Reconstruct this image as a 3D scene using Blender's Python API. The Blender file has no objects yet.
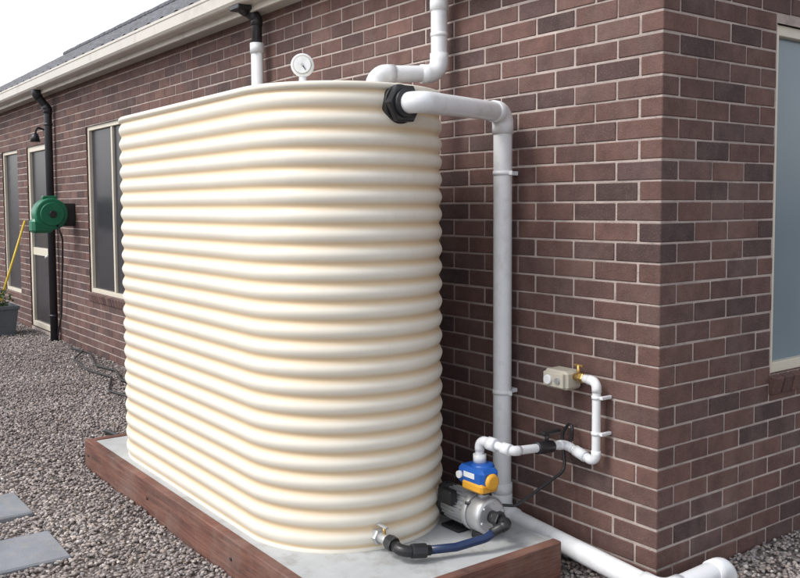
import bpy, math, random
import numpy as np
from mathutils import Vector, Matrix, Quaternion
random.seed(7); rng=np.random.default_rng(7)
scn=bpy.context.scene
scn.view_settings.view_transform='Standard'; scn.view_settings.look='None'; scn.view_settings.exposure=0

# ------------------------------------------------------------------ helpers
def link(o,parent=None):
    bpy.context.collection.objects.link(o)
    if parent: o.parent=parent
    return o
def empty(name):
    e=bpy.data.objects.new(name,None); e.empty_display_size=.1
    return link(e)
def mesh_obj(name,verts,faces,mat=None,parent=None,smooth=False,attr=None,attrname='rnd'):
    me=bpy.data.meshes.new(name)
    me.from_pydata([tuple(v) for v in verts],[],faces); me.update()
    if attr is not None:
        a=me.attributes.new(attrname,'FLOAT','FACE'); a.data.foreach_set('value',np.array(attr,dtype=np.float32))
    if smooth: me.polygons.foreach_set('use_smooth',[True]*len(me.polygons))
    o=bpy.data.objects.new(name,me)
    if mat: me.materials.append(mat)
    return link(o,parent)

def _tmpl():
    V=[];idx={}
    cs=[(a,b,c) for a in(-1,1) for b in(-1,1) for c in(-1,1)]
    for c in cs:
        for k in range(3):
            idx[(c,k)]=len(V); V.append((c,k))
    F=[]
    for k in range(3):
        o=[i for i in range(3) if i!=k]
        for s in(-1,1):
            f=[]
            for (p,q) in((-1,-1),(1,-1),(1,1),(-1,1)):
                c=[0,0,0];c[k]=s;c[o[0]]=p;c[o[1]]=q;f.append(idx[(tuple(c),k)])
            F.append(f)
    for a in range(3):
        for b in range(a+1,3):
            t=3-a-b
            for sa in(-1,1):
                for sb in(-1,1):
                    c1=[0,0,0];c1[a]=sa;c1[b]=sb;c1[t]=-1;c2=list(c1);c2[t]=1
                    F.append([idx[(tuple(c1),a)],idx[(tuple(c1),b)],idx[(tuple(c2),b)],idx[(tuple(c2),a)]])
    for c in cs: F.append([idx[(c,0)],idx[(c,1)],idx[(c,2)]])
    P=[]
    for c,k in V: P.append(Vector([c[i]*(1 if i==k else .8) for i in range(3)]))
    out=[]
    for f in F:
        ce=sum((P[i] for i in f),Vector())/len(f)
        n=(P[f[1]]-P[f[0]]).cross(P[f[2]]-P[f[0]])
        out.append(f if n.dot(ce)>0 else f[::-1])
    return V,out
TV,TF=_tmpl()
class Acc:
    def __init__(s): s.v=[];s.f=[];s.a=[]
    def cbox(s,lo,hi,c=.003,M=None,val=None):
        n=len(s.v); ctr=[(lo[i]+hi[i])/2 for i in range(3)]; h=[(hi[i]-lo[i])/2 for i in range(3)]
        c=min(c,min(h)*.45)
        for sg,k in TV:
            p=Vector([ctr[i]+sg[i]*(h[i]-(0 if i==k else c)) for i in range(3)])
            s.v.append(M@p if M else p)
        if val is None: val=random.random()
        for f in TF: s.f.append([n+i for i in f]); s.a.append(val)
    def obj(s,name,mat,parent=None,smooth=False):
        return mesh_obj(name,s.v,s.f,mat,parent,smooth,s.a)
def box(name,lo,hi,mat,parent=None,c=.003,M=None):
    a=Acc();a.cbox(lo,hi,c,M);return a.obj(name,mat,parent)

def fillet(pts,br,n=8):
    pts=[Vector(p) for p in pts]; out=[pts[0]]; bends=[]
    for i in range(1,len(pts)-1):
        a,b,c=pts[i-1],pts[i],pts[i+1]
        d1=(a-b).normalized();d2=(c-b).normalized()
        ang=d1.angle(d2)
        if abs(ang-math.pi)<.02: out.append(b);continue
        t=min(br/math.tan(ang/2),(a-b).length*.48,(c-b).length*.48)
        r=t*math.tan(ang/2)
        bis=(d1+d2).normalized(); cen=b+bis*(r/math.sin(ang/2))
        p1=b+d1*t;p2=b+d2*t
        v1=p1-cen;v2=p2-cen;tot=v1.angle(v2);ax=v1.cross(v2).normalized()
        seg=[cen+Matrix.Rotation(tot*k/n,3,ax)@v1 for k in range(n+1)]
        out+=seg; bends.append((d1,seg,d2))
    out.append(pts[-1]); return out,bends
def sweep(name,path,r,mat,parent=None,n=20,caps=True,smooth=True):
    path=[Vector(p) for p in path]
    P=[path[0]]
    for p in path[1:]:
        if (p-P[-1]).length>1e-5: P.append(p)
    rs=r if isinstance(r,(list,tuple)) else [r]*len(P)
    V=[];F=[];t0=(P[1]-P[0]).normalized()
    up=Vector((0,0,1)) if abs(t0.z)<.9 else Vector((1,0,0))
    nx=t0.cross(up).normalized();prev=t0
    for i,p in enumerate(P):
        if i==0:t=t0
        elif i==len(P)-1:t=(P[i]-P[i-1]).normalized()
        else:t=((P[i+1]-P[i]).normalized()+(P[i]-P[i-1]).normalized()).normalized()
        q=prev.rotation_difference(t);nx=(q@nx).normalized();prev=t;ny=t.cross(nx)
        for k in range(n):
            a=2*math.pi*k/n;V.append(p+(nx*math.cos(a)+ny*math.sin(a))*rs[i])
    for i in range(len(P)-1):
        for k in range(n):
            k2=(k+1)%n;F.append([i*n+k,i*n+k2,(i+1)*n+k2,(i+1)*n+k])
    nf=len(F)
    if caps: F.append(list(range(n))[::-1]);F.append([(len(P)-1)*n+k for k in range(n)])
    o=mesh_obj(name,V,F,mat,parent,False)
    if smooth:
        s=[True]*nf+[False]*(len(F)-nf);o.data.polygons.foreach_set('use_smooth',s)
    return o
def pipe(name,pts,r,mat,parent=None,br=None,fit=True,n=24,skip=()):
    br=br or r*2.0
    path,bends=fillet(pts,br)
    o=sweep(name,path,r,mat,parent,n)
    if fit:
        for i,(d1,seg,d2) in enumerate(bends):
            if i in skip: continue
            e=[seg[0]+d1*r*.9]+seg+[seg[-1]+d2*r*.9]
            sweep(name+'_elbow_%d'%(i+1),e,r*1.13,mat,parent,n)
    return o
def cyl(name,a,b,r,mat,parent=None,n=32,r2=None,bev=.0):
    a=Vector(a);b=Vector(b);r2=r if r2 is None else r2
    if bev>0:
        d=(b-a).normalized()
        return sweep(name,[a,a+d*bev*.3,a+d*bev,b-d*bev,b-d*bev*.3,b],[r-bev,r-bev*.3,r,r2,r2-bev*.3,r2-bev],mat,parent,n)
    return sweep(name,[a,b],[r,r2],mat,parent,n)

# ------------------------------------------------------------------ materials
def new_mat(name):
    m=bpy.data.materials.new(name);m.use_nodes=True;nt=m.node_tree
    return m,nt,nt.nodes['Principled BSDF']
def ramp(nt,stops,interp='LINEAR'):
    r=nt.nodes.new('ShaderNodeValToRGB');cr=r.color_ramp;cr.interpolation=interp
    cr.elements[0].position=stops[0][0];cr.elements[0].color=(*stops[0][1],1)
    cr.elements[1].position=stops[-1][0];cr.elements[1].color=(*stops[-1][1],1)
    for p,c in stops[1:-1]:
        e=cr.elements.new(p);e.color=(*c,1)
    return r
def noise(nt,scale,detail=4,rough=.6,vec=None):
    n=nt.nodes.new('ShaderNodeTexNoise');n.inputs['Scale'].default_value=scale
    n.inputs['Detail'].default_value=detail;n.inputs['Roughness'].default_value=rough
    if vec is None:
        tc=nt.nodes.get('TC') or nt.nodes.new('ShaderNodeTexCoord');tc.name='TC';vec=tc.outputs['Object']
    nt.links.new(vec,n.inputs['Vector']);return n
def mixc(nt,f,a,b,mode='MIX'):
    m=nt.nodes.new('ShaderNodeMix');m.data_type='RGBA';m.blend_type=mode
    for s,x in((0,f),(6,a),(7,b)):
        if isinstance(x,bpy.types.NodeSocket): nt.links.new(x,m.inputs[s])
        else: m.inputs[s].default_value=x if s==0 else (*x,1)
    return m.outputs[2]
def bumpn(nt,b,h,strength,dist):
    bn=nt.nodes.new('ShaderNodeBump');bn.inputs['Strength'].default_value=strength;bn.inputs['Distance'].default_value=dist
    nt.links.new(h,bn.inputs['Height']);nt.links.new(bn.outputs[0],b.inputs['Normal']);return bn
def pbr(name,col,rough=.5,metal=0,var=.12,nscale=6,bump=.15,bscale=80,bdist=.002,coat=0,dirt=None):
    m,nt,b=new_mat(name)
    n=noise(nt,nscale,3,.65)
    r=ramp(nt,[(.3,tuple(c*(1-var) for c in col)),(.7,tuple(min(1,c*(1+var)) for c in col))])
    nt.links.new(n.outputs[0],r.inputs[0]);out=r.outputs[0]
    if dirt:
        n2=noise(nt,nscale*2.7,5,.7);r2=ramp(nt,[(.52,(0,0,0)),(.75,(1,1,1))]);nt.links.new(n2.outputs[0],r2.inputs[0])
        out=mixc(nt,r2.outputs[0],out,dirt)
    nt.links.new(out,b.inputs['Base Color'])
    rr=nt.nodes.new('ShaderNodeMapRange');rr.inputs[3].default_value=max(.03,rough-.08);rr.inputs[4].default_value=min(1,rough+.1)
    nt.links.new(n.outputs[0],rr.inputs[0]);nt.links.new(rr.outputs[0],b.inputs['Roughness'])
    b.inputs['Metallic'].default_value=metal;b.inputs['Coat Weight'].default_value=coat
    if bump: bumpn(nt,b,noise(nt,bscale,2).outputs[0],bump,bdist)
    return m

# brick
mBrick,nt,b=new_mat('brick_mat')
at=nt.nodes.new('ShaderNodeAttribute');at.attribute_name='rnd'
r=ramp(nt,[(0,(.062,.038,.036)),(.2,(.108,.058,.050)),(.38,(.130,.069,.057)),(.5,(.080,.048,.045)),(.6,(.120,.064,.054)),(.78,(.142,.075,.061)),(.88,(.092,.057,.054)),(1,(.165,.090,.073))])
nt.links.new(at.outputs['Fac'],r.inputs[0])
n1=noise(nt,9,4,.7);rs=ramp(nt,[(.3,(.68,.67,.68)),(.7,(1.24,1.21,1.20))]);nt.links.new(n1.outputs[0],rs.inputs[0])
c=mixc(nt,1.0,r.outputs[0],rs.outputs[0],'MULTIPLY')
n2=noise(nt,160,2,.7);r2=ramp(nt,[(.58,(0,0,0)),(.73,(1,1,1))]);nt.links.new(n2.outputs[0],r2.inputs[0])
c=mixc(nt,r2.outputs[0],c,(.21,.135,.115))
n3=noise(nt,3.1,4,.7);r3=ramp(nt,[(.5,(0,0,0)),(.82,(.4,.4,.4))]);nt.links.new(n3.outputs[0],r3.inputs[0])
c=mixc(nt,r3.outputs[0],c,(.23,.175,.155))
nt.links.new(c,b.inputs['Base Color']);b.inputs['Roughness'].default_value=.85
bumpn(nt,b,noise(nt,120,3,.75).outputs[0],.75,.004)
mMortar=pbr('mortar_mat',(.41,.345,.315),.95,var=.24,nscale=4,bump=.8,bscale=150,bdist=.005,dirt=(.25,.205,.19))
mTankM,nt,b=new_mat('tank_cream_mat')
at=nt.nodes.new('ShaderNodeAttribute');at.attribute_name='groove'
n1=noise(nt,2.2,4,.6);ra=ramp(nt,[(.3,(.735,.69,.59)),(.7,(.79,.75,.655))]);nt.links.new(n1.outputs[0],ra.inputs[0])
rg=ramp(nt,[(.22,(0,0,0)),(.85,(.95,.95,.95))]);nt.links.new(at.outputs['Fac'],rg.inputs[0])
c=mixc(nt,rg.outputs[0],ra.outputs[0],(.66,.505,.32))  # warm bounce light between the ribs, painted into the groove colour
nv=noise(nt,5,5,.75);mpv=nt.nodes.new('ShaderNodeMapping');mpv.inputs['Scale'].default_value=(1,1,.12)
nt.links.new(nt.nodes['TC'].outputs['Object'],mpv.inputs[0]);nt.links.new(mpv.outputs[0],nv.inputs['Vector'])
rv=ramp(nt,[(.55,(0,0,0)),(.8,(.28,.28,.28))]);nt.links.new(nv.outputs[0],rv.inputs[0])
c=mixc(nt,rv.outputs[0],c,(.58,.50,.40))
nt.links.new(c,b.inputs['Base Color']);b.inputs['Roughness'].default_value=.42;b.inputs['Specular IOR Level'].default_value=.4
bumpn(nt,b,noise(nt,14,2).outputs[0],.12,.006)
mPVC=pbr('pvc_white_mat',(.76,.78,.80),.32,var=.03,nscale=5,bump=.05,dirt=(.64,.64,.62))
mBlackP=pbr('black_plastic_mat',(.018,.018,.02),.38,var=.3,bump=.1)
mNavy=pbr('navy_hose_mat',(.012,.028,.085),.35,var=.2,bump=.1)
mBlackPaint=pbr('black_paint_mat',(.02,.02,.024),.35,var=.2,bump=.05)
mCream=pbr('cream_paint_mat',(.62,.57,.47),.45,var=.05,bump=.08)
mGutter=pbr('gutter_mat',(.57,.54,.48),.4,var=.06,nscale=1.5,bump=.08,dirt=(.42,.39,.34))
mSoffit=pbr('soffit_mat',(.45,.42,.38),.7,var=.05)
mRoof=pbr('roof_tile_mat',(.12,.12,.135),.75,var=.45,nscale=7,bump=.5,bscale=40,bdist=.005)
mConc=pbr('concrete_mat',(.42,.435,.44),.85,var=.14,nscale=3,bump=.35,bscale=110,bdist=.002,dirt=(.29,.285,.27))
mPaver=pbr('paver_mat',(.20,.215,.24),.85,var=.16,nscale=5,bump=.5,bscale=130,bdist=.003,dirt=(.28,.27,.26))
mTimber,nt,b=new_mat('timber_mat')
tc=nt.nodes.new('ShaderNodeTexCoord');mp=nt.nodes.new('ShaderNodeMapping');mp.inputs['Scale'].default_value=(2.2,2.2,38)
nt.links.new(tc.outputs['Object'],mp.inputs[0])
n1=noise(nt,1.4,5,.7,mp.outputs[0]);ra=ramp(nt,[(.25,(.045,.020,.016)),(.5,(.135,.055,.038)),(.75,(.23,.105,.072))]);nt.links.new(n1.outputs[0],ra.inputs[0])
n2=noise(nt,3,4,.7);r2=ramp(nt,[(.42,(0,0,0)),(.75,(.7,.7,.7))]);nt.links.new(n2.outputs[0],r2.inputs[0])
nt.links.new(mixc(nt,r2.outputs[0],ra.outputs[0],(.22,.155,.13)),b.inputs['Base Color']);b.inputs['Roughness'].default_value=.8
bumpn(nt,b,n1.outputs[0],.8,.005)
mBlue=pbr('blue_plastic_mat',(.012,.10,.42),.35,var=.1,bump=.05)
mYellow=pbr('yellow_plastic_mat',(.72,.36,.03),.4,var=.1,bump=.05)
mSteel=pbr('motor_grey_mat',(.50,.51,.52),.35,metal=.6,var=.1,bump=.1)
mBrass=pbr('brass_mat',(.55,.36,.13),.35,metal=.9,var=.15)
mBeige=pbr('beige_plastic_mat',(.50,.47,.39),.45,var=.06)
mGreen=pbr('green_plastic_mat',(.01,.15,.075),.35,var=.12,bump=.05)
mYelH=pbr('yellow_handle_mat',(.70,.50,.03),.4,var=.1)
mPlanter=pbr('planter_mat',(.10,.115,.13),.6,var=.15)
mLeaf=pbr('leaf_mat',(.05,.10,.025),.5,var=.5,nscale=30)
mDry=pbr('dry_leaf_mat',(.16,.10,.05),.8,var=.5,nscale=12)
mSoil=pbr('soil_mat',(.05,.035,.025),.95,var=.3)
def glassm(name,col,rough,spec):
    m,nt,b=new_mat(name)
    n=noise(nt,1.2,2);r=ramp(nt,[(.3,tuple(x*.85 for x in col)),(.7,tuple(x*1.12 for x in col))]);nt.links.new(n.outputs[0],r.inputs[0])
    nt.links.new(r.outputs[0],b.inputs['Base Color']);b.inputs['Roughness'].default_value=rough;b.inputs['Specular IOR Level'].default_value=spec
    return m
mGlassD=glassm('window_glass_dark_mat',(.035,.034,.04),.22,.2)
mGlassB=glassm('window_glass_blue_mat',(.17,.225,.26),.2,.3)
# ground & gravel
def gravel_colors(nt,src):
    r=ramp(nt,[(0,(.115,.104,.105)),(.2,(.235,.207,.198)),(.4,(.335,.297,.28)),(.6,(.24,.223,.224)),(.78,(.43,.385,.36)),(.92,(.31,.25,.215)),(1,(.60,.565,.535))])
    nt.links.new(src,r.inputs[0]);return r.outputs[0]
mGround,nt,b=new_mat('gravel_ground_mat')
tc=nt.nodes.new('ShaderNodeTexCoord')
vo=nt.nodes.new('ShaderNodeTexVoronoi');vo.inputs['Scale'].default_value=50;nt.links.new(tc.outputs['Object'],vo.inputs['Vector'])
sp=nt.nodes.new('ShaderNodeSeparateColor');nt.links.new(vo.outputs['Color'],sp.inputs[0])
gc=gravel_colors(nt,sp.outputs[0])
rd=ramp(nt,[(.1,(1,1,1)),(.75,(.4,.38,.37))]);nt.links.new(vo.outputs['Distance'],rd.inputs[0])
nt.links.new(mixc(nt,1.0,gc,rd.outputs[0],'MULTIPLY'),b.inputs['Base Color']);b.inputs['Roughness'].default_value=.95
inv=nt.nodes.new('ShaderNodeMath');inv.operation='SUBTRACT';inv.inputs[0].default_value=1;nt.links.new(vo.outputs['Distance'],inv.inputs[1])
bumpn(nt,b,inv.outputs[0],1,.01)
mGravel,nt,b=new_mat('gravel_stone_mat')
at=nt.nodes.new('ShaderNodeAttribute');at.attribute_name='rnd'
gc=gravel_colors(nt,at.outputs['Fac'])
n1=noise(nt,1.3,3,.6);rs=ramp(nt,[(.35,(.82,.80,.79)),(.65,(1.15,1.15,1.15))]);nt.links.new(n1.outputs[0],rs.inputs[0])
nt.links.new(mixc(nt,1.0,gc,rs.outputs[0],'MULTIPLY'),b.inputs['Base Color']);b.inputs['Roughness'].default_value=.85

# ------------------------------------------------------------------ ground
mesh_obj('ground',[(-200,-200,0),(200,-200,0),(200,200,0),(-200,200,0)],[[0,1,2,3]],mGround)
SLAB=(-3.27,-.31,-1.37,-.24)   # x0,x1,y0,y1
def pebbles():
    zones=[(-6.5,-1.2,-2.75,-1.3,2900),(-6.5,-3.27,-1.3,0,2900),(-1.2,.9,-2.3,0,1500),(-3.3,.9,-.3,0,1600),(-12.5,-6.5,-3.0,0,1200),(0,1.4,0,2.6,2200)]
    pts=[]
    for x0,x1,y0,y1,d in zones:
        n=int((x1-x0)*(y1-y0)*d)
        p=np.column_stack([rng.uniform(x0,x1,n),rng.uniform(y0,y1,n)])
        pts.append(p)
    p=np.vstack(pts)
    m=~((p[:,0]>SLAB[0]-.01)&(p[:,0]<SLAB[1]+.01)&(p[:,1]>SLAB[2]-.01)&(p[:,1]<SLAB[3]))
    m&=~((p[:,0]>-3)&(p[:,0]<.2)&(p[:,1]<-2.6))
    m&=~((p[:,0]<0)&(p[:,1]>-.005))
    for sx in STONES: m&=~((abs(p[:,0]-sx[0])<.205)&(abs(p[:,1]-sx[1])<.205)&(rng.random(len(p))<.98))
    p=p[m];N=len(p)
    t=(1+5**.5)/2
    iv=np.array([(-1,t,0),(1,t,0),(-1,-t,0),(1,-t,0),(0,-1,t),(0,1,t),(0,-1,-t),(0,1,-t),(t,0,-1),(t,0,1),(-t,0,-1),(-t,0,1)],float);iv/=np.linalg.norm(iv[0])
    fi=np.array([(0,11,5),(0,5,1),(0,1,7),(0,7,10),(0,10,11),(1,5,9),(5,11,4),(11,10,2),(10,7,6),(7,1,8),(3,9,4),(3,4,2),(3,2,6),(3,6,8),(3,8,9),(4,9,5),(2,4,11),(6,2,10),(8,6,7),(9,8,1)])
    V=iv[None]*(1+rng.uniform(-.28,.28,(N,12,1)))
    s=rng.uniform(.006,.013,(N,1));sc=np.concatenate([s*rng.uniform(.9,1.35,(N,1)),s*rng.uniform(.75,1.1,(N,1)),s*rng.uniform(.5,.8,(N,1))],1)
    V=V*sc[:,None,:]
    def rot(ax,a):
        c,sn=np.cos(a),np.sin(a);R=np.zeros((N,3,3));i,j=[(1,2),(0,2),(0,1)][ax]
        R[:,ax,ax]=1;R[:,i,i]=c;R[:,j,j]=c;R[:,i,j]=-sn;R[:,j,i]=sn;return R
    R=rot(2,rng.uniform(0,6.28,N))@rot(0,rng.normal(0,.45,N))
    V=np.einsum('nij,nkj->nki',R,V)
    hgt=.004*np.sin(p[:,0]*5.1+np.sin(p[:,1]*4))+.004
    V[:,:,0]+=p[:,0,None];V[:,:,1]+=p[:,1,None];V[:,:,2]+=rng.uniform(.001,.014,(N,1))+hgt[:,None]*1.2
    F=(fi[None]+12*np.arange(N)[:,None,None]).reshape(-1)
    me=bpy.data.meshes.new('gravel');me.vertices.add(N*12);me.vertices.foreach_set('co',V.reshape(-1))
    nf=N*20;me.loops.add(nf*3);me.loops.foreach_set('vertex_index',F.astype(np.int32))
    me.polygons.add(nf);me.polygons.foreach_set('loop_start',np.arange(0,nf*3,3,dtype=np.int32))
    me.polygons.foreach_set('loop_total',np.full(nf,3,dtype=np.int32));me.update()
    a=me.attributes.new('rnd','FLOAT','FACE');a.data.foreach_set('value',np.repeat(rng.random(N),20).astype(np.float32))
    me.materials.append(mGravel);link(bpy.data.objects.new('gravel',me))
STONES=[(-2.02,-2.07),(-2.74,-2.06),(-3.46,-2.07),(-4.18,-2.05),(-4.9,-2.07),(-1.3,-2.06)]
pebbles()
for i,(x,y) in enumerate(STONES):
    a=random.uniform(-.03,.03)
    M=Matrix.Translation((x,y,.016))@Matrix.Rotation(a,4,'Z')
    box('stepping_stone',(-.2,-.2,-.03),(.2,.2,.014),mPaver,None,.008,M)
# fallen leaves
V=[];F=[]
for k in range(130):
    x=random.uniform(-7,-1.4);y=random.uniform(-2.7,-.1)
    if k%4==0: x=random.uniform(.02,.8);y=random.uniform(0,1.6)
    if SLAB[0]-.05<x<SLAB[1]+.05 and y>SLAB[2]-.05 and x<0: continue
    c0=Vector((x,y,.026));a=random.uniform(0,6.28);d=Vector((math.cos(a),math.sin(a),random.uniform(-.1,.3)))*random.uniform(.012,.028);s=Vector((-math.sin(a),math.cos(a),random.uniform(-.3,.3)))*random.uniform(.004,.009)
    n=len(V);V+=[c0-d,c0+s,c0+d,c0-s];F.append([n,n+1,n+2,n+3])
mesh_obj('fallen_leaves',V,F,mDry)

# ------------------------------------------------------------------ brick house
house=empty('brick_house')
EZ=.05
ROW=.0863; NR=35; ZT=NR*ROW
def brick_wall(name,L,openings,fn,odd_full,mat=mBrick):
    acc=Acc()
    for i in range(NR):
        z0=i*ROW+.0048;z1=(i+1)*ROW-.0048
        corner_mine=(i%2==0)!=odd_full
        u=0.0 if corner_mine else .12
        while u<L:
            a=u;bb=u+.2305;u+=.24
            pcs=[(a,bb)]
            for (o0,o1,oz0,oz1) in openings:
                if z1>oz0+.01 and z0<oz1-.01:
                    nn=[]
                    for s,e in pcs:
                        if e<=o0 or s>=o1: nn.append((s,e))
                        else:
                            if s<o0-.02:nn.append((s,o0-.003))
                            if e>o1+.02:nn.append((o1+.003,e))
                    pcs=nn
            for s,e in pcs:
                dep=.11
                j=lambda k:random.uniform(-k,k)
                zz0=z0+j(.0016);zz1=z1+j(.0016);ss=s+(j(.0025) if s>0 else 0);ee=e+j(.0025);o=j(.0012)
                acc.cbox(*fn(ss,ee,zz0,zz1,dep,o),c=.0035)
    return acc.obj(name,mat,house)
def fA(s,e,z0,z1,d,o): return (-e,o,z0),(-s,d,z1)
def fB(s,e,z0,z1,d,o): return (-d,s,z0),(-o*1.0,e,z1)
opA=[(6.02,7.55,.69,2.50),(9.2,10.1,.05,2.42),(10.6,11.5,.43,2.42),(16,18,.69,2.42)]
opB=[(.84,2.64,.82,2.46)]
brick_wall('wall_bricks_long',26,opA,fA,False)
brick_wall('wall_bricks_end',6,opB,fB,True)
def panel(name,L,openings,fn,mat):
    us=sorted({0,L,*[o[0] for o in openings],*[o[1] for o in openings]});zs=sorted({0,ZT,*[o[2] for o in openings],*[o[3] for o in openings]})
    V=[];F=[]
    for i in range(len(us)-1):
        for j in range(len(zs)-1):
            cu=(us[i]+us[i+1])/2;cz=(zs[j]+zs[j+1])/2
            if any(o[0]<cu<o[1] and o[2]<cz<o[3] for o in openings):continue
            n=len(V);V+=[fn(us[i],zs[j]),fn(us[i+1],zs[j]),fn(us[i+1],zs[j+1]),fn(us[i],zs[j+1])];F.append([n,n+1,n+2,n+3])
    return mesh_obj(name,V,F,mat,house)
panel('mortar_long',26,opA,lambda u,z:(-u-.004,.004,z),mMortar)
panel('mortar_end',6,opB,lambda u,z:(-.004,u+.004,z),mMortar)
def window(name,axis,o,mat,fw=.045,mull=()):
    o0,o1,z0,z1=o
    def bx(nm,u0,u1,a,bb,d0,d1,m,c=.003):
        if axis=='A': box(nm,(-u1,d0,a),(-u0,d1,bb),m,house,c)
        else: box(nm,(-d1,u0,a),(-d0,u1,bb),m,house,c)
    bx(name+'_frame_l',o0,o0+fw,z0,z1,.02,.09,mCream);bx(name+'_frame_r',o1-fw,o1,z0,z1,.02,.09,mCream)
    bx(name+'_frame_t',o0+fw,o1-fw,z1-fw,z1,.022,.088,mCream);bx(name+'_frame_b',o0+fw,o1-fw,z0,z0+fw,.022,.088,mCream)
    for k in mull: bx(name+'_mullion',k-.02,k+.02,z0+fw,z1-fw,.03,.07,mCream)
    bx(name+'_glass',o0+fw-.005,o1-fw+.005,z0+fw-.005,z1-fw+.005,.055,.062,mat,.001)
window('window_side','A',opA[0],mGlassD,mull=(6.8,))
window('window_narrow','A',opA[2],mGlassD)
window('window_rear','A',opA[3],mGlassD)
window('window_end','B',opB[0],mGlassB,.05,mull=(1.75,))
window('door','A',opA[1],mGlassD,.07)
box('door_mid_rail',(-10.03,.035,1.0),(-9.27,.054,1.1),mCream,house,.002)
cyl('door_handle',(-9.3,.045,1.0),(-9.3,-.01,1.0),.02,mSteel,house)
def sill(name,axis,o):
    acc=Acc();u=o[0]-.005
    while u<o[1]:
        e=min(u+.076,o[1]+.01)
        M=Matrix.Translation((0,-.035,o[2]-.012))@Matrix.Rotation(math.radians(14),4,'X')
        Mx=M if axis=='A' else Matrix.Rotation(math.radians(90),4,'Z')@M
        if axis=='A': lo,hi=(-e,0,-.085),(-u,.09,0)
        else: lo,hi=(u,0,-.085),(e,.09,0)
        acc.cbox(lo,hi,.004,Mx); u+=.086
    acc.obj(name,mBrick,house)
sill('window_sill_side','A',opA[0]);sill('window_sill_end','B',opB[0]);sill('window_sill_rear','A',opA[3])
# eaves
EV=.13
box('soffit_long',(-26.2,-EV,2.935+EZ),(EV,.0,2.95+EZ),mSoffit,house,.001)
box('soffit_end',(.0,.001,2.936+EZ),(EV,8,2.951+EZ),mSoffit,house,.001)
box('fascia_long',(-26.2,-EV-.02,2.92+EZ),(EV+.02,-EV,3.1+EZ),mGutter,house,.002)
box('fascia_end',(EV,-EV+.001,2.921+EZ),(EV+.02,8,3.1+EZ),mGutter,house,.002)
prof=[(0,2.965),(-.085,2.96),(-.10,2.967),(-.115,2.985),(-.118,3.06),(-.124,3.066),(-.124,3.085),(-.116,3.09),(-.110,3.08),(-.105,3.0),(-.085,2.975),(0,2.98)]
prof=[(d,z+EZ) for d,z in prof]
def gut(name,x0,x1,axis):
    V=[];F=[];n=len(prof)
    for q in(0,1):
        for (d,z) in prof:
            dd=-d
            if axis=='A': V.append(((x0 if q==0 else x1+dd),-EV-.021-dd,z))
            else: V.append((EV+.021+dd,(x0-dd if q==0 else x1),z))
    for i in range(n): F.append([i,(i+1)%n,n+(i+1)%n,n+i])
    F.append(list(range(n)));F.append([n+i for i in range(n)][::-1])
    return mesh_obj(name,V,F,mGutter,house)
gut('gutter_long',-26.2,EV+.021,'A');gut('gutter_end',-EV-.021,8.2,'B')
def roof():
    tanp=math.tan(math.radians(31)); y0=-EV-.07;x1=EV+.07;W=8.6;z0=3.085+EZ;H=W/2
    V=[];F=[];nx=700;nc=14
    rows=[]
    for c in range(nc):
        rows+= [c/nc,(c+.985)/nc]
    rows.append(1)
    for ri,t in enumerate(rows):
        d=t*H
        lift=.035 if ri%2==0 else .0
        xa=-26.4+d;xb=x1-d
        for i in range(nx+1):
            x=xa+(xb-xa)*i/nx
            w=.02*math.cos(2*math.pi*x/.3)
            V.append((x,y0+d,z0+d*tanp+lift+w))
    m=nx+1
    for r_ in range(len(rows)-1):
        for i in range(nx): F.append([r_*m+i,r_*m+i+1,(r_+1)*m+i+1,(r_+1)*m+i])
    mesh_obj('roof_slope_front',V,F,mRoof,house,True)
    zr=z0+H*tanp
    mesh_obj('roof_slopes_other',[(x1,y0+.001,z0),(x1,y0+W,z0),(x1-H,y0+H,zr),(-26.4,y0+W,z0),(-26.4+H,y0+H,zr),(-26.4,y0,z0)],[[0,1,2],[1,3,4,2],[3,5,4]],mRoof,house)
    acc=Acc();x=x1-H
    while x>-26.4+H:
        acc.cbox((x-.39,y0+H-.11,zr-.02),(x,y0+H+.11,zr+.07+random.uniform(0,.012)),.03);x-=.38
    acc.obj('roof_ridge_cap',mRoof,house)
    sweep('roof_hip_cap',[(x1,y0,z0+.02),(x1-H,y0+H,zr+.02)],.08,mRoof,house,12)
roof()
box('wall_far_side',(-26,.12,0),(-.12,8,2.93),mMortar,house,.01)

# ------------------------------------------------------------------ tank stand
ts=empty('tank_slab')
x0,x1,y0,y1=SLAB
box('concrete_top',(x0+.051,y0+.051,0),(x1-.051,y1,.172),mConc,ts,.004)
box('timber_front',(x0,y0,-.02),(x1,y0+.05,.18),mTimber,ts,.005)
box('timber_near_end',(x1-.05,y0+.052,-.02),(x1,y1,.178),mTimber,ts,.005)
box('timber_far_end',(x0,y0+.052,-.02),(x0+.05,y1,.178),mTimber,ts,.005)
for k,xx in enumerate((-3.2,-2.2,-1.2,-.37)):
    cyl('bolt_%d'%k,(xx,y0+.001,.09),(xx,y0-.004,.09),.008,mBlackP,ts,12)

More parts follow.
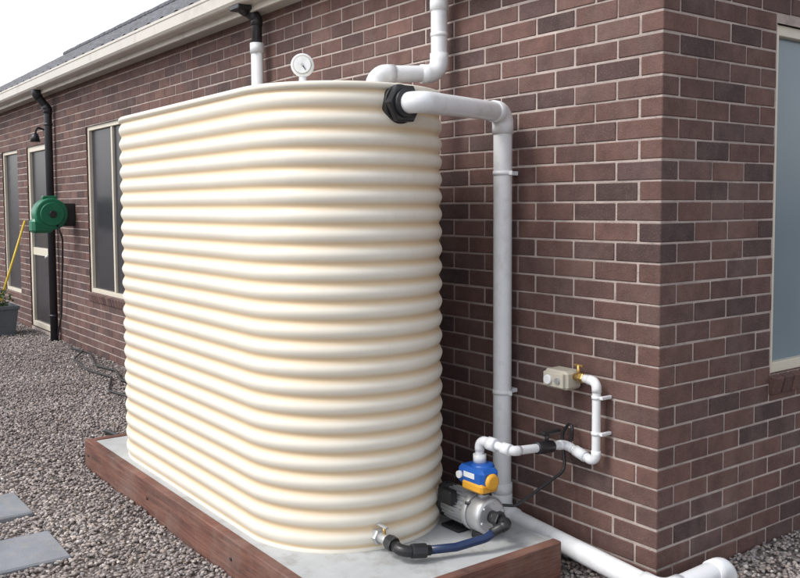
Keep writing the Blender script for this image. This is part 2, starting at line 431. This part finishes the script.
# ------------------------------------------------------------------ tank
tank=empty('water_tank')
TR=.467;CY=-.81;XN=-1.185;XF=-2.65;TZ0=.17;TZ1=2.13
def stadium(off,z,ns=28,nl=26):
    r=TR+off;out=[]
    for k in range(ns+1):
        a=-math.pi/2+math.pi*k/ns;out.append((XN+r*math.cos(a),CY+r*math.sin(a),z))
    for k in range(1,nl): out.append((XN+(XF-XN)*k/nl,CY+r,z))
    for k in range(ns+1):
        a=math.pi/2+math.pi*k/ns;out.append((XF+r*math.cos(a),CY+r*math.sin(a),z))
    for k in range(1,nl): out.append((XF+(XN-XF)*k/nl,CY-r,z))
    return out
V=[];F=[];G=[]
NRIB=24;SUB=10;A=.015
zr=[]
for i in range(NRIB*SUB+1):
    ph=i/SUB
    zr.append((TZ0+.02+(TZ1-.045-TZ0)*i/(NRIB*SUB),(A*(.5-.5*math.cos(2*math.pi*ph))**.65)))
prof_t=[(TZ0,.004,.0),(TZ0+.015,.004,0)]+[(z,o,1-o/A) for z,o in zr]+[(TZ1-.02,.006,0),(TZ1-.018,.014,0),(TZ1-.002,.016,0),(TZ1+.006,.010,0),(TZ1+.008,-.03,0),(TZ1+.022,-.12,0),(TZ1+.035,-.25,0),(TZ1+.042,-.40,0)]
m=None
for z,o,g in prof_t:
    s=stadium(o,z);m=len(s);V+=s;G+=[g]*m
for r_ in range(len(prof_t)-1):
    for k in range(m): k2=(k+1)%m;F.append([r_*m+k,r_*m+k2,(r_+1)*m+k2,(r_+1)*m+k])
F.append([(len(prof_t)-1)*m+k for k in range(m)])
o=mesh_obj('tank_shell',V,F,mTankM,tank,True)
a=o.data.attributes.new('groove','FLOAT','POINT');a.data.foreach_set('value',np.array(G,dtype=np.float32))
# level dial on lid
DXx=-1.49
dp=Vector((DXx,CY,2.31));cd=Vector((.82,-.57,0))
cyl('dial_stem',(DXx,CY,2.14),(DXx,CY,2.27),.018,mPVC,tank)
cyl('dial_body',dp-cd*.02,dp+cd*.02,.056,mPVC,tank,32,bev=.008)
cyl('dial_ring',dp+cd*.021,dp+cd*.026,.045,mBeige,tank,32)
cyl('dial_face',dp+cd*.027,dp+cd*.029,.041,mPVC,tank,32)
a_=Acc();M=Matrix.Translation(dp+cd*.031)@Matrix.Rotation(math.atan2(cd.y,cd.x),4,'Z')@Matrix.Rotation(.6,4,'X')
a_.cbox((-.001,-.002,-.03),(.001,.002,.006),.0005,M);a_.obj('dial_needle',mBlackP,tank)
cyl('dial_hub',dp+cd*.029,dp+cd*.036,.007,mSteel,tank,16)
cyl('dial_base',(DXx,CY,2.14),(DXx,CY,2.18),.05,mPVC,tank)

# flange
fx=XN+TR;fy=CY+.005;fz=2.05
def hexnut(name,a,b,r,mat,parent,n=6):
    a=Vector(a);b=Vector(b);d=(b-a).normalized();L=(b-a).length
    return sweep(name,[a,a+d*L*.15,b-d*L*.15,b],[r*.92,r,r,r*.92],mat,parent,n,smooth=False)
ov=empty('overflow_pipe')
cyl('flange_washer',(fx-.01,fy,fz),(fx+.022,fy,fz),.082,mBlackP,ov,32,bev=.004)
hexnut('flange_nut',(fx+.02,fy,fz),(fx+.055,fy,fz),.085,mBlackP,ov)
cyl('flange_ring',(fx+.05,fy,fz),(fx+.072,fy,fz),.060,mBlackP,ov,32,bev=.004)
DX=-.85;DY=-.085;PR=.045
pipe('pipe_white',[(fx+.02,fy,fz),(fx+.135,fy+.01,fz),(fx+.06,fy+.22,fz+.005),(DX,DY,fz+.02),(DX,DY,.12),(.15,DY-.065,.085),(.15,.27,.09),(.15,.27,-.06)],PR,mPVC,ov,.06,skip=(0,1))
for k,z in enumerate((1.78,.72)):
    cyl('pipe_clip_%d'%k,(DX,DY,z-.010),(DX,DY,z+.010),PR+.003,mPVC,ov)
    box('pipe_clip_tab_%d'%k,(DX+PR,DY-.004,z-.010),(DX+PR+.022,DY+.004,z+.010),mPVC,ov,.002)
    box('pipe_clip_base_%d'%k,(DX-.02,DY+PR-.003,z-.010),(DX+.02,-.001,z+.010),mPVC,ov,.002)
cyl('coupling',(DX,DY,.20),(DX,DY,.27),PR*1.12,mPVC,ov)

# inlet pipe
inl=empty('inlet_pipe')
pipe('pipe_white',[(-.2,-.085,2.77),(-1.33,-.085,2.74),(-1.33,-.085,2.31),(-1.41,-.44,2.29),(-1.41,-.44,2.12)],.043,mPVC,inl,.07)
cyl('pipe_clip',(-1.33,-.085,2.50),(-1.33,-.085,2.52),.046,mPVC,inl)
# rear downpipe
dpip=empty('tank_downpipe')
pipe('black_upper',[(-3.36,-.20,2.99+EZ),(-3.36,-.20,2.95+EZ),(-3.36,-.08,2.90+EZ),(-3.36,-.08,2.74)],.036,mBlackPaint,dpip,.04)
box('rain_head',(-3.43,-.255,2.93+EZ),(-3.29,-.152,2.965+EZ),mBlackPaint,dpip,.006)
cyl('collar',(-3.36,-.08,2.70),(-3.36,-.08,2.77),.05,mPVC,dpip)
pipe('white_lower',[(-3.36,-.08,2.74),(-3.36,-.08,.0)],.043,mPVC,dpip)
# black downpipe
bd=empty('black_downpipe')
X=-8.75
pipe('pipe',[(X,-.2,2.97+EZ),(X,-.2,2.92+EZ),(X,-.07,2.80),(X,-.07,-.02)],.045,mBlackPaint,bd,.05)
for k,z in enumerate((2.6,1.4,.3)): cyl('strap_%d'%k,(X,-.07,z),(X,-.07,z+.03),.05,mBlackPaint,bd)
# wall lamp
wl=empty('wall_lamp')
cyl('base',(-9.0,-.001,2.56),(-9.0,-.03,2.56),.05,mBlackPaint,wl)
pipe('arm',[(-9,-.02,2.56),(-9,-.14,2.6),(-9,-.16,2.5)],.012,mBlackPaint,wl,.03)
cyl('shade',(-9,-.16,2.52),(-9,-.16,2.42),.035,mBlackPaint,wl,24,r2=.06)

# hose reel
hr=empty('hose_reel');hx,hy,hz=-8.05,-.27,1.53
cyl('shell',(hx-.1,hy,hz+.02),(hx+.1,hy,hz+.02),.18,mGreen,hr,48,bev=.02)
cyl('side_disc',(hx+.1,hy,hz+.02),(hx+.125,hy,hz+.02),.13,mGreen,hr,40,bev=.008)
cyl('hub',(hx+.12,hy,hz+.02),(hx+.15,hy,hz+.02),.04,mBlackP,hr,24,bev=.006)
box('hose_guide',(hx-.09,hy-.21,hz-.19),(hx+.09,hy+.02,hz-.03),mGreen,hr,.03)
box('top_handle',(hx-.03,hy-.08,hz+.19),(hx+.03,hy+.08,hz+.225),mGreen,hr,.01)
box('wall_bracket',(hx-.05,hy+.12,hz-.12),(hx+.05,-.001,hz+.14),mBlackP,hr,.008)
pipe('supply_hose',[(hx+.1,hy+.05,hz-.1),(hx+.12,hy+.1,hz-.25),(hx-.3,-.06,hz-.5),(hx-.45,-.05,.35),(hx-.45,-.1,.1)],.011,mBlackP,hr,.1,fit=False,n=10)
# broom
br=empty('broom')
sweep('handle',[(-10.35,-.42,.08),(-10.2,-.02,1.45)],.014,mYelH,br,12)
box('brush_head',(-10.5,-.48,.05),(-10.2,-.40,.10),mYelH,br,.01)
box('bristles',(-10.5,-.47,.0),(-10.2,-.41,.055),mBlackP,br,.004)
# planter
pl=empty('planter_pot')
V=[];F=[]
px,py=-9.75,-.55
prf=[(.20,0),(.215,.02),(.25,.34),(.265,.345),(.265,.385),(.235,.385),(.23,.34)]
for s,z in prf: V+=[(px-s,py-s,z),(px+s,py-s,z),(px+s,py+s,z),(px-s,py+s,z)]
for i in range(len(prf)-1):
    for k in range(4): k2=(k+1)%4;F.append([i*4+k,i*4+k2,(i+1)*4+k2,(i+1)*4+k])
mesh_obj('pot',V,F,mPlanter,pl)
mesh_obj('soil',[(px-.23,py-.23,.345),(px+.23,py-.23,.345),(px+.23,py+.23,.345),(px-.23,py+.23,.345)],[[0,1,2,3]],mSoil,pl)
V=[];F=[]
for k in range(420):
    a=random.uniform(0,6.28);rr=random.uniform(.0,.24);h=random.uniform(.36,.68)*(1-.25*rr/.24)
    c0=Vector((px+rr*math.cos(a),py+rr*math.sin(a),h));d=Vector((random.uniform(-1,1),random.uniform(-1,1),random.uniform(-.3,1))).normalized()
    s=d.cross(Vector((random.random(),random.random(),random.random()))).normalized()*random.uniform(.01,.02);L=random.uniform(.04,.09)
    n=len(V);V+=[c0,c0+d*L*.5+s,c0+d*L,c0+d*L*.5-s];F.append([n,n+1,n+2,n+3])
mesh_obj('foliage',V,F,mLeaf,pl)
for k in range(10):
    a=k*.63;sweep('stem_%d'%k,[(px,py,.34),(px+.12*math.cos(a),py+.12*math.sin(a),.5),(px+.2*math.cos(a),py+.2*math.sin(a),.58)],.004,mLeaf,pl,6)
# loose hose on gravel
gh=empty('garden_hose')
def wig(pts,r,nm):
    path,_=fillet(pts,.12);sweep(nm,path,r,mBlackP,gh,10)
wig([(-7.9,-.12,.03),(-7.4,-.06,.035),(-6.6,-.25,.035),(-6.2,-.18,.035),(-5.7,-.3,.035),(-5.2,-.22,.035),(-4.4,-.3,.035)],.011,'hose_a')
wig([(-7.6,-.08,.035),(-7.1,-.32,.04),(-6.4,-.40,.04),(-5.9,-.33,.04),(-5.3,-.55,.035),(-4.6,-.42,.035)],.010,'hose_b')
wig([(-3.95,-1.02,.035),(-3.7,-.98,.035),(-3.5,-.95,.035),(-3.38,-.8,.035)],.016,'hose_c')

# ------------------------------------------------------------------ pump
pu=empty('water_pump')
ax_y,ax_z=-.46,.275
cyl('motor_body',(-.80,ax_y,ax_z),(-.62,ax_y,ax_z),.066,mSteel,pu,40,bev=.006)
for k in range(22):
    a=2*math.pi*k/22
    M=Matrix.Translation((0,ax_y,ax_z))@Matrix.Rotation(a,4,'X')
    box('motor_fin_%d'%k,(-.775,-.0015,.06),(-.645,.0015,.077),mSteel,pu,.0005,M)
cyl('fan_cover',(-.845,ax_y,ax_z),(-.79,ax_y,ax_z),.078,mBlackP,pu,40,bev=.012)
cyl('pump_bracket',(-.63,ax_y,ax_z),(-.60,ax_y,ax_z),.085,mSteel,pu,40,bev=.004)
cyl('pump_head',(-.60,ax_y,ax_z),(-.515,ax_y,ax_z),.082,mSteel,pu,40,bev=.014)
cyl('inlet_boss',(-.52,ax_y,ax_z),(-.475,ax_y,ax_z),.028,mBlackP,pu,24)
hexnut('inlet_nut',(-.49,ax_y,ax_z),(-.455,ax_y,ax_z),.036,mBlackP,pu)
for k in range(6):
    a=math.pi*k/3+.3;cy_,cz_=ax_y+.062*math.cos(a),ax_z+.062*math.sin(a)
    hexnut('head_bolt_%d'%k,(-.517,cy_,cz_),(-.508,cy_,cz_),.007,mSteel,pu)
box('terminal_box',(-.77,ax_y-.10,ax_z+.02),(-.68,ax_y-.055,ax_z+.085),mBlackP,pu,.006)
box('foot',(-.78,ax_y-.07,.173),(-.66,ax_y+.07,.187),mBlackP,pu,.003)
box('foot_web',(-.75,ax_y-.02,.186),(-.69,ax_y+.02,.225),mBlackP,pu,.003)
box('head_foot',(-.595,ax_y-.05,.173),(-.54,ax_y+.05,.205),mBlackP,pu,.003)
cyl('outlet_boss',(-.57,ax_y,ax_z+.07),(-.57,ax_y,ax_z+.105),.026,mSteel,pu,24)
hexnut('outlet_nut',(-.57,ax_y,ax_z+.09),(-.57,ax_y,ax_z+.115),.034,mBlackP,pu)
# controller
pc=empty('pump_controller');cx,cyy,cz=-.575,-.46,.44
cyl('body_core',(cx,cyy,cz-.06),(cx,cyy,cz+.06),.052,mBlue,pc,32,bev=.012)
box('body_front',(cx-.09,cyy-.075,cz-.035),(cx+.08,cyy+.03,cz+.05),mBlue,pc,.016)
box('yellow_band',(cx-.05,cyy-.082,cz-.05),(cx+.083,cyy+.02,cz-.008),mYellow,pc,.012)
cyl('yellow_dome',(cx+.075,cyy-.025,cz),(cx+.10,cyy-.025,cz),.036,mYellow,pc,32,bev=.012)
box('label',(cx-.04,cyy-.0775,cz+.006),(cx+.03,cyy-.073,cz+.03),mPVC,pc,.001)
cyl('gauge',(cx-.06,cyy-.074,cz+.01),(cx-.06,cyy-.09,cz+.01),.016,mPVC,pc,24)
# delivery pipe
de=empty('delivery_pipe');r=.019
pipe('pipe_run',[(cx-.02,cyy,cz+.05),(cx-.02,cyy,.60),(-.42,cyy+.03,.58),(-.46,-.06,.54),(-.28,-.06,.495),(-.28,-.06,.855),(-.36,-.06,.86)],r,mPVC,de,.03)
cyl('union_nut',(cx-.02,cyy,.50),(cx-.02,cyy,.535),.029,mPVC,de,16)
cyl('tee_collar',(-.545,cyy+.006,.594),(-.505,cyy+.013,.590),.029,mPVC,de,16)
cyl('tee_body',(-.47,cyy+.02,.586),(-.43,cyy+.028,.582),.026,mPVC,de,24)
cyl('valve_body',(-.437,-.27,.563),(-.447,-.16,.551),.028,mBlackP,de,20,bev=.006)
cyl('valve_stem',(-.44,-.2,.57),(-.44,-.2,.62),.010,mBlackP,de,12)
box('valve_handle',(-.452,-.23,.612),(-.428,-.12,.626),mBlackP,de,.005)
cyl('sleeve',(-.40,-.06,.525),(-.34,-.06,.51),.025,mPVC,de,24)
for k,z in enumerate((.62,.78)):
    cyl('clip_%d'%k,(-.28,-.06,z),(-.28,-.06,z+.014),.022,mPVC,de)
    box('clip_tab_%d'%k,(-.26,-.065,z),(-.243,-.001,z+.014),mPVC,de,.002)
pipe('power_cord',[(-.6,ax_y-.08,.33),(-.5,-.33,.30),(-.46,-.06,.42),(-.50,-.04,.58),(-.44,-.035,.66),(-.43,-.05,.56)],.007,mBlackP,de,.06,fit=False,n=8)
# tap box
tb=empty('tap_timer')
box('box_body',(-.545,-.115,.80),(-.405,-.012,.885),mBeige,tb,.012)
box('box_lid',(-.535,-.13,.81),(-.415,-.113,.875),mBeige,tb,.008)
cyl('dial',(-.50,-.129,.842),(-.50,-.142,.842),.022,mPVC,tb,24,bev=.003)
cyl('dial_two',(-.445,-.129,.842),(-.445,-.138,.842),.014,mSteel,tb,24)
cyl('brass_body',(-.41,-.06,.86),(-.345,-.06,.86),.016,mBrass,tb,20)
hexnut('brass_nut',(-.375,-.06,.86),(-.35,-.06,.86),.024,mBrass,tb)
cyl('brass_stem',(-.385,-.06,.86),(-.385,-.06,.915),.008,mBrass,tb,12)
box('brass_handle',(-.41,-.065,.908),(-.36,-.055,.918),mBrass,tb,.003)
# tank outlet and suction pipe
su=empty('suction_pipe')
oy=CY-.11;oxs=XN+math.sqrt(TR**2-.11**2)
hexnut('outlet_nut',(oxs-.02,oy,.235),(oxs+.03,oy,.235),.035,mSteel,su)
cyl('valve_body',(oxs+.02,oy,.235),(oxs+.09,oy,.235),.022,mSteel,su,24,bev=.004)
cyl('valve_stem',(oxs+.055,oy,.25),(oxs+.055,oy,.285),.007,mBrass,su,12)
box('valve_lever',(oxs+.0,oy-.008,.282),(oxs+.075,oy+.008,.29),mSteel,su,.003)
pipe('black_elbow',[(oxs+.08,oy,.235),(oxs+.19,oy-.005,.225),(oxs+.225,oy+.11,.215)],.021,mBlackP,su,.04)
path,_=fillet([(oxs+.22,oy+.09,.217),(oxs+.26,oy+.22,.212),(-.425,-.58,.235),(-.42,ax_y,ax_z)],.08)
sweep('navy_hose',path,.018,mNavy,su,20)
pipe('inlet_elbow',[(-.425,-.545,.25),(-.41,ax_y,ax_z),(-.46,ax_y,ax_z)],.020,mBlackP,su,.03)
for k,(p,q) in enumerate((((oxs+.085,oy,.235),(oxs+.13,oy-.002,.232)),((oxs+.20,oy+.03,.222),(oxs+.222,oy+.09,.217)))):
    hexnut('pipe_nut_%d'%k,p,q,.032,mBlackP,su,8)

# ------------------------------------------------------------------ light & world
SE=math.radians(50); az=Vector((-.28,-.96,0)).normalized()
sd=(az*math.cos(SE)+Vector((0,0,math.sin(SE))))
w=bpy.data.worlds.new('World');scn.world=w;w.use_nodes=True;nt=w.node_tree
bg=nt.nodes['Background'];sky=nt.nodes.new('ShaderNodeTexSky');sky.sky_type='NISHITA';sky.sun_disc=False
sky.sun_elevation=SE;sky.sun_rotation=math.atan2(az.x,az.y)
sky.air_density=1.3;sky.dust_density=2.0
bw=nt.nodes.new('ShaderNodeRGBToBW');nt.links.new(sky.outputs[0],bw.inputs[0])
haze=mixc(nt,1.0,bw.outputs[0],(2.45,2.46,2.56),'MULTIPLY')
out=mixc(nt,.68,sky.outputs[0],haze)
nt.links.new(out,bg.inputs[0])
bg.inputs[1].default_value=.15
L=bpy.data.lights.new('sun','SUN');L.energy=1.6;L.angle=math.radians(15);L.color=(1,.94,.85)
lo=bpy.data.objects.new('sun',L);link(lo);lo.rotation_euler=sd.to_track_quat('Z','Y').to_euler()

# ------------------------------------------------------------------ camera
cam=bpy.data.cameras.new('camera');co=bpy.data.objects.new('camera',cam);link(co)
cam.sensor_width=36;cam.lens=39.5;cam.clip_end=1000;cam.clip_start=.05
co.location=(2.253,-3.005,1.63)
p=math.radians(3.59);cam.shift_y=-.036
Fw=Vector((-.803*math.cos(p),.596*math.cos(p),-math.sin(p)))
q=Fw.to_track_quat('-Z','Y')
co.rotation_euler=(q@Quaternion((0,0,1),math.radians(-.3))).to_euler()
scn.camera=co
